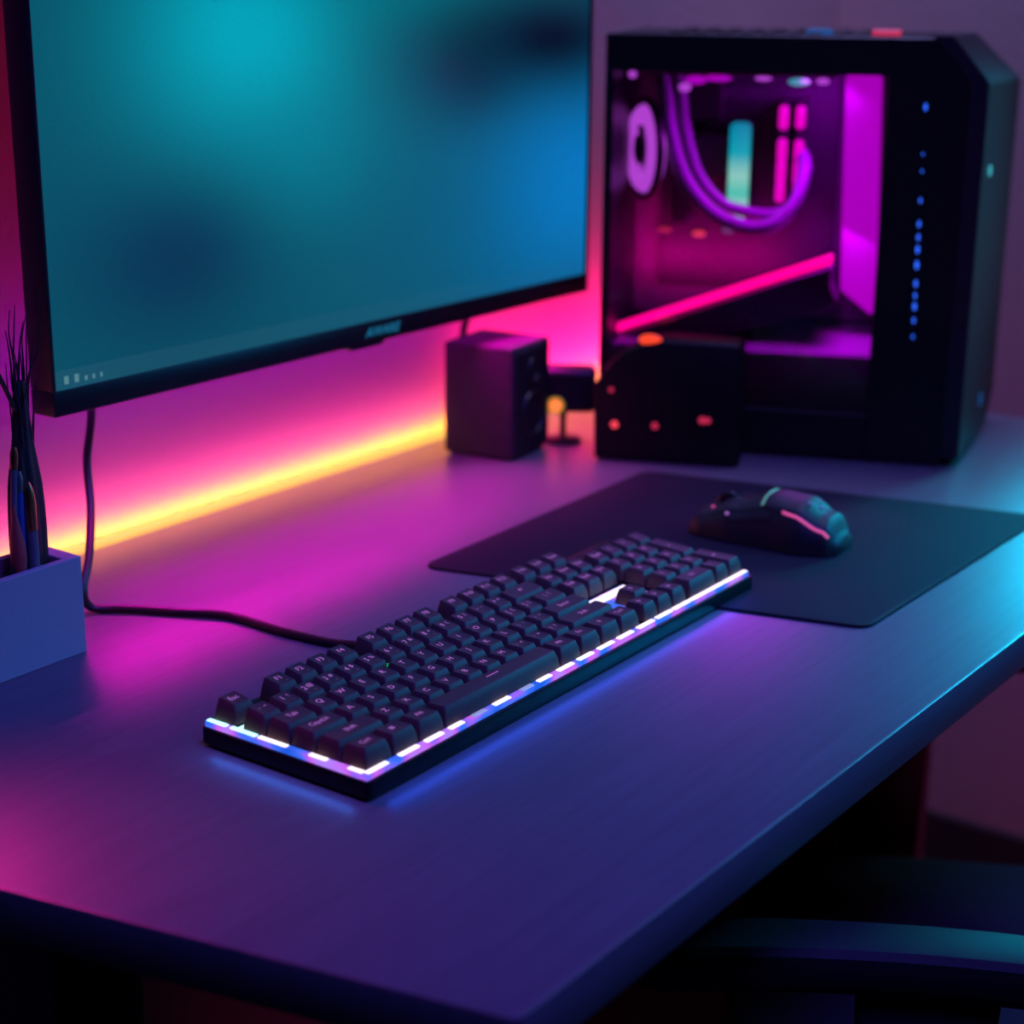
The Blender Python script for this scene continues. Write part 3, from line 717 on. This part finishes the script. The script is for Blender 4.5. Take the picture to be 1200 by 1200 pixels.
# black box standing in front of the tower
dv = thing('media_box', 'black rounded box with tiny red lamps in front of the tower glass', 'box', PO, PYAW)
dpts = [(.002, .001), (.0, .070), (.010, .088), (.026, .103), (.046, .113), (.065, .117), (.133, .1165), (.137, .112), (.138, .001)]
link('housing', prism_bm(dpts, -.052, -.012, 'y', .0028, 3), 'black_void', dv)
for x, z, s, mt in ((.017, .068, .8, 'red_dim'), (.021, .035, 1.2, 'red_led'), (.059, .036, 1.1, 'red_dim'), (.103, .044, 1.2, 'red_dim'), (.108, .044, 1.0, 'red_dim')):
    link('lamp_or_glint', ellipsoid_bm((x, -.0522, z), (.0030 * s, .0008, .0030 * s), 12), mt, dv)
link('lamp_or_glint', ellipsoid_bm((.052, -.0500, .1165), (.011, .0018, .0055), 12), 'strip_glint', dv)['label'] = 'painted orange reflection of the light strip on the top edge'  # glowing blob in place of the light strip's reflection, not a lamp
link('foot', box_bm(.01, .13, -.048, -.016, 0, .0015), 'black_matte', dv)

# ------------------------------------------------------------------ chair
cy = atan2(.89, -.45) - pi / 2
c0 = Vector((.575, -.185, 0))
chr_ = thing('office_chair', 'black office chair with curved armrests tucked against the desk', 'chair', c0, cy)
Mi = (Matrix.Translation(c0) @ Matrix.Rotation(cy, 4, 'Z')).inverted()
def pad_sweep(path, wid, thk):
    bm = bmesh.new(); path = [Vector(p) for p in path]; rings = []
    for i, p in enumerate(path):
        t = (path[min(i + 1, len(path) - 1)] - path[max(i - 1, 0)]).normalized(); s = t.cross(Vector((0, 0, 1))).normalized(); u = s.cross(t)
        f = min(1, .55 + .45 * min(i, len(path) - 1 - i) / 3)
        rings.append([bm.verts.new(p + s * x * wid * f + u * z * thk * f) for x, z in ((-.5, .30), (-.42, .44), (-.25, .5), (.25, .5), (.42, .44), (.5, .30), (.5, -.3), (.4, -.5), (-.4, -.5), (-.5, -.3))])
    for a, c in zip(rings, rings[1:]):
        for k in range(10): bm.faces.new((a[k], a[(k + 1) % 10], c[(k + 1) % 10], c[k]))
    bm.faces.new(rings[0][::-1]); bm.faces.new(rings[-1]); return bm
armw = [(.170, -.060), (.192, -.088), (.222, -.127), (.254, -.176), (.281, -.223), (.303, -.268), (.322, -.315), (.338, -.365), (.352, -.42)]
armL = [Mi @ Vector((x, y, T - .155)) for x, y in armw]
armR = [Vector((-p.x, p.y, p.z)) for p in armL]
for side, path in ((1, armL), (-1, armR)):
    arm = link('armrest', pad_sweep(catmull(path, 4), .042, .034), 'chair', chr_)
    m1 = path[3]; m2 = path[5]
    pb = bmesh.new()
    pw = prism_bm([(-.045, 0), (.045, 0), (.035, -.26), (-.035, -.26)], -.011, .011, 'x', .004, 2)
    ctr = (m1 + m2) / 2; d = (m2 - m1); pw.transform(Matrix.Translation((ctr.x, ctr.y, ctr.z - .012)) @ Matrix.Rotation(atan2(d.y, d.x) - pi / 2, 4, 'Z'))
    link('arm_post', pw, 'chair', chr_)
    bx = bmesh.new(); sx_ = math.copysign(1, ctr.x)
    box_bm(min(ctr.x, sx_ * .17) - .005, max(ctr.x, sx_ * .17) + .005, ctr.y - .03, ctr.y + .03, .314, .334, .004, 2, bx)
    link('arm_bracket', bx, 'metal', chr_)
seat = prism_bm(rounded_poly([(-.235, -.23), (.235, -.23), (.225, .235), (-.225, .235)], .07, 6), .332, .402, 'z', .022, 4)
link('seat', seat, 'chair_cloth', chr_)
bk = bmesh.new(); rings = []
for i in range(15):
    t = i / 14; z = .46 + .52 * t; w = .21 * (1 - .25 * (2 * t - 1) ** 4) * (.92 + .08 * sin(pi * t)); yb = -.235 - .06 * t + .03 * sin(pi * t)
    rings.append([bk.verts.new((w * sx, yb + .035 * sx * sx + dyy, z)) for sx, dyy in ((-1, .0), (-.7, .022), (-.3, .028), (.3, .028), (.7, .022), (1, .0), (.7, -.02), (.3, -.024), (-.3, -.024), (-.7, -.02))])
for a, c in zip(rings, rings[1:]):
    for k in range(10): bk.faces.new((a[k], a[(k + 1) % 10], c[(k + 1) % 10], c[k]))
bk.faces.new(rings[0][::-1]); bk.faces.new(rings[-1])
link('backrest', bk, 'chair_cloth', chr_, angle=70)
link('back_support', tube_bm(catmull([(0, -.05, .325), (0, -.20, .325), (0, -.262, .37), (0, -.268, .56)], 6), .018, 12), 'metal', chr_)
link('gas_column', lathe_bm([(.026, .10), (.026, .24), (.018, .242), (.018, .32), (.06, .325), (.06, .334)], 24), 'metal', chr_)
link('hub', lathe_bm([(.04, .085), (.045, .09), (.042, .125), (.03, .135)], 24), 'chair', chr_)
for k in range(5):
    a = 2 * pi * k / 5 + .3
    link('leg', tube_bm(catmull([(.03 * cos(a), .03 * sin(a), .108), (.15 * cos(a), .15 * sin(a), .098), (.28 * cos(a), .28 * sin(a), .078)], 4), .019, 10, taper=lambda t: 1 - .35 * t), 'chair', chr_)
    link('caster', lathe_bm([(.012, -.022), (.027, -.020), (.029, -.008), (.020, -.003), (.020, .003), (.029, .008), (.027, .020), (.012, .022)], 20, None,
         Matrix.Translation((.28 * cos(a), .28 * sin(a), .029)) @ Matrix.Rotation(a + .6, 4, 'Z') @ Matrix.Rotation(pi / 2, 4, 'X')), 'black_matte', chr_)
    link('caster_stem', lathe_bm([(.006, .045), (.006, .09)], 10, None, Matrix.Translation((.28 * cos(a), .28 * sin(a), 0))), 'metal', chr_)

# ------------------------------------------------------------------ lights
def area(name, loc, target, size, col, power, size_y=None, spread=180):
    l = bpy.data.lights.new(name, 'AREA'); l.energy = power; l.color = col; l.size = size
    if size_y: l.shape = 'RECTANGLE'; l.size_y = size_y
    l.spread = radians(spread)
    o = bpy.data.objects.new(name, l); COL.objects.link(o); o.location = loc
    d = Vector(target) - Vector(loc); o.rotation_euler = d.to_track_quat('-Z', 'Y').to_euler(); return o
# amber and pink diodes of the strip: they wash up the wall
area('strip_amber_light', (.45, WY - .012, T + .007), (.45, WY, T + .010), 1.25, (1.0, .36, .0), 1.35, .004)
area('strip_pink_light', (.45, WY - .034, T + .028), (.45, WY, T + .034), 1.25, (1.0, 0.0, .34), 1.2, .006)
area('strip_pink_end', (.86, WY - .05, T + .05), (.86, WY, T + .08), .35, (1.0, 0.0, .16), 1.6, .08)
area('violet_wash', (.40, WY - .075, T + .15), (.40, WY, T + .13), .62, (.42, 0.0, 1.0), .34, .02)
area('desk_magenta_fill', (.42, .388, T + .150), (.42, .28, T), .62, (1.0, 0.0, .62), 1.35, .01, spread=90)  # unseen fill, added behind the chin to tint the desk magenta
# room lamps and unseen fills added for their tint
area('cyan_lamp', (.92, -.52, T + .40), (.36, -.06, T), .16, (0.0, .30, .75), .8, spread=55)
area('right_cyan_fill', (1.40, -.14, T + .34), (.55, -.20, T - .04), .26, (0.0, .46, .72), 0.9, spread=48)  # unseen cyan fill, placed so its reflection spreads over the desk
area('ceiling_lamp', (-.1, -.7, 2.35), (.2, 0, T), .6, (.11, .08, 1.0), 4.6, spread=75)
area('keyboard_front_glow', (.217, -.0052, T + .0135), (.217, -.05, T - .010), .41, (.02, .10, 1.0), .05, .006)
area('keyboard_side_glow', (-.0050, .0617, T + .0135), (-.05, .0617, T - .010), .11, (.03, .20, 1.0), .012, .006)
area('low_pink_fill', (1.05, -.95, .30), (1.48, .22, .42), .25, (1.0, .05, .32), 2.0, spread=110)  # unseen fill, added to redden the right wall below the desk
area('upper_violet_fill', (1.02, .10, 2.35), (1.22, .47, 1.15), .4, (.40, .36, 1.0), 6.0, spread=80)  # unseen fill, added to lift the upper wall with violet
area('left_pink_fill', (-.10, .40, T + .34), (-.13, .03, T), .10, (1.0, .02, .34), .08, spread=42)  # unseen fill, added for the pink patch on the desk's left
# lights inside the tower: its lamps and an added reflection haze
def pc_area(name, p, q, size, col, power, sy_):
    R_ = Matrix.Translation(PO) @ Matrix.Rotation(PYAW, 4, 'Z')
    return area(name, R_ @ Vector(p), R_ @ Vector(q), size, col, power, sy_)
pc_area('tower_front_light', (.20, .06, .335), (.10, .13, .15), .05, (.62, 0.0, 1.0), .45, .05)
pc_area('tower_floor_light', (.225, .07, .20), (.18, .08, .10), .04, (.62, 0.0, .9), .5, .04)
pc_area('tower_spill_light', (.16, .018, .335), (.15, -.13, .0), .12, (.62, 0.0, 1.0), .75, .03)
pc_area('tower_reflection_haze', (.10, .10, .155), (.11, .16, .21), .20, (1.0, 0.0, .35), .40, .01)  # added haze above the slanted bar, part of the imitated reflection

w = bpy.data.worlds.new('room_air'); w.use_nodes = True; SC.world = w
w.node_tree.nodes['Background'].inputs['Color'].default_value = (.004, .006, .014, 1)
w.node_tree.nodes['Background'].inputs['Strength'].default_value = 1.0

# ------------------------------------------------------------------ camera
yaw, pit, rol, fpx = 0.62800, 0.29585, 0.009124, 2054.28
Fv = Vector((cos(yaw) * cos(pit), sin(yaw) * cos(pit), -sin(pit))); Rv = Vector((sin(yaw), -cos(yaw), 0)); Uv = Rv.cross(Fv)
R2 = Rv * cos(rol) + Uv * sin(rol); U2 = -Rv * sin(rol) + Uv * cos(rol)
cd = bpy.data.cameras.new('camera'); cam = bpy.data.objects.new('camera', cd); COL.objects.link(cam)
mw = Matrix(((R2.x, U2.x, -Fv.x, -.662446), (R2.y, U2.y, -Fv.y, -.577707), (R2.z, U2.z, -Fv.z, .434265 + T), (0, 0, 0, 1)))
cam.matrix_world = mw
cd.sensor_width = 36; cd.lens = fpx / 1200 * 36; cd.clip_start = .02
cd.dof.use_dof = True; cd.dof.focus_distance = 1.10; cd.dof.aperture_fstop = 4.5
SC.camera = cam
SC.view_settings.view_transform = 'Standard'; SC.view_settings.look = 'None'; SC.view_settings.exposure = 0.0; SC.view_settings.gamma = 1.0
SC.view_settings.use_curve_mapping = False
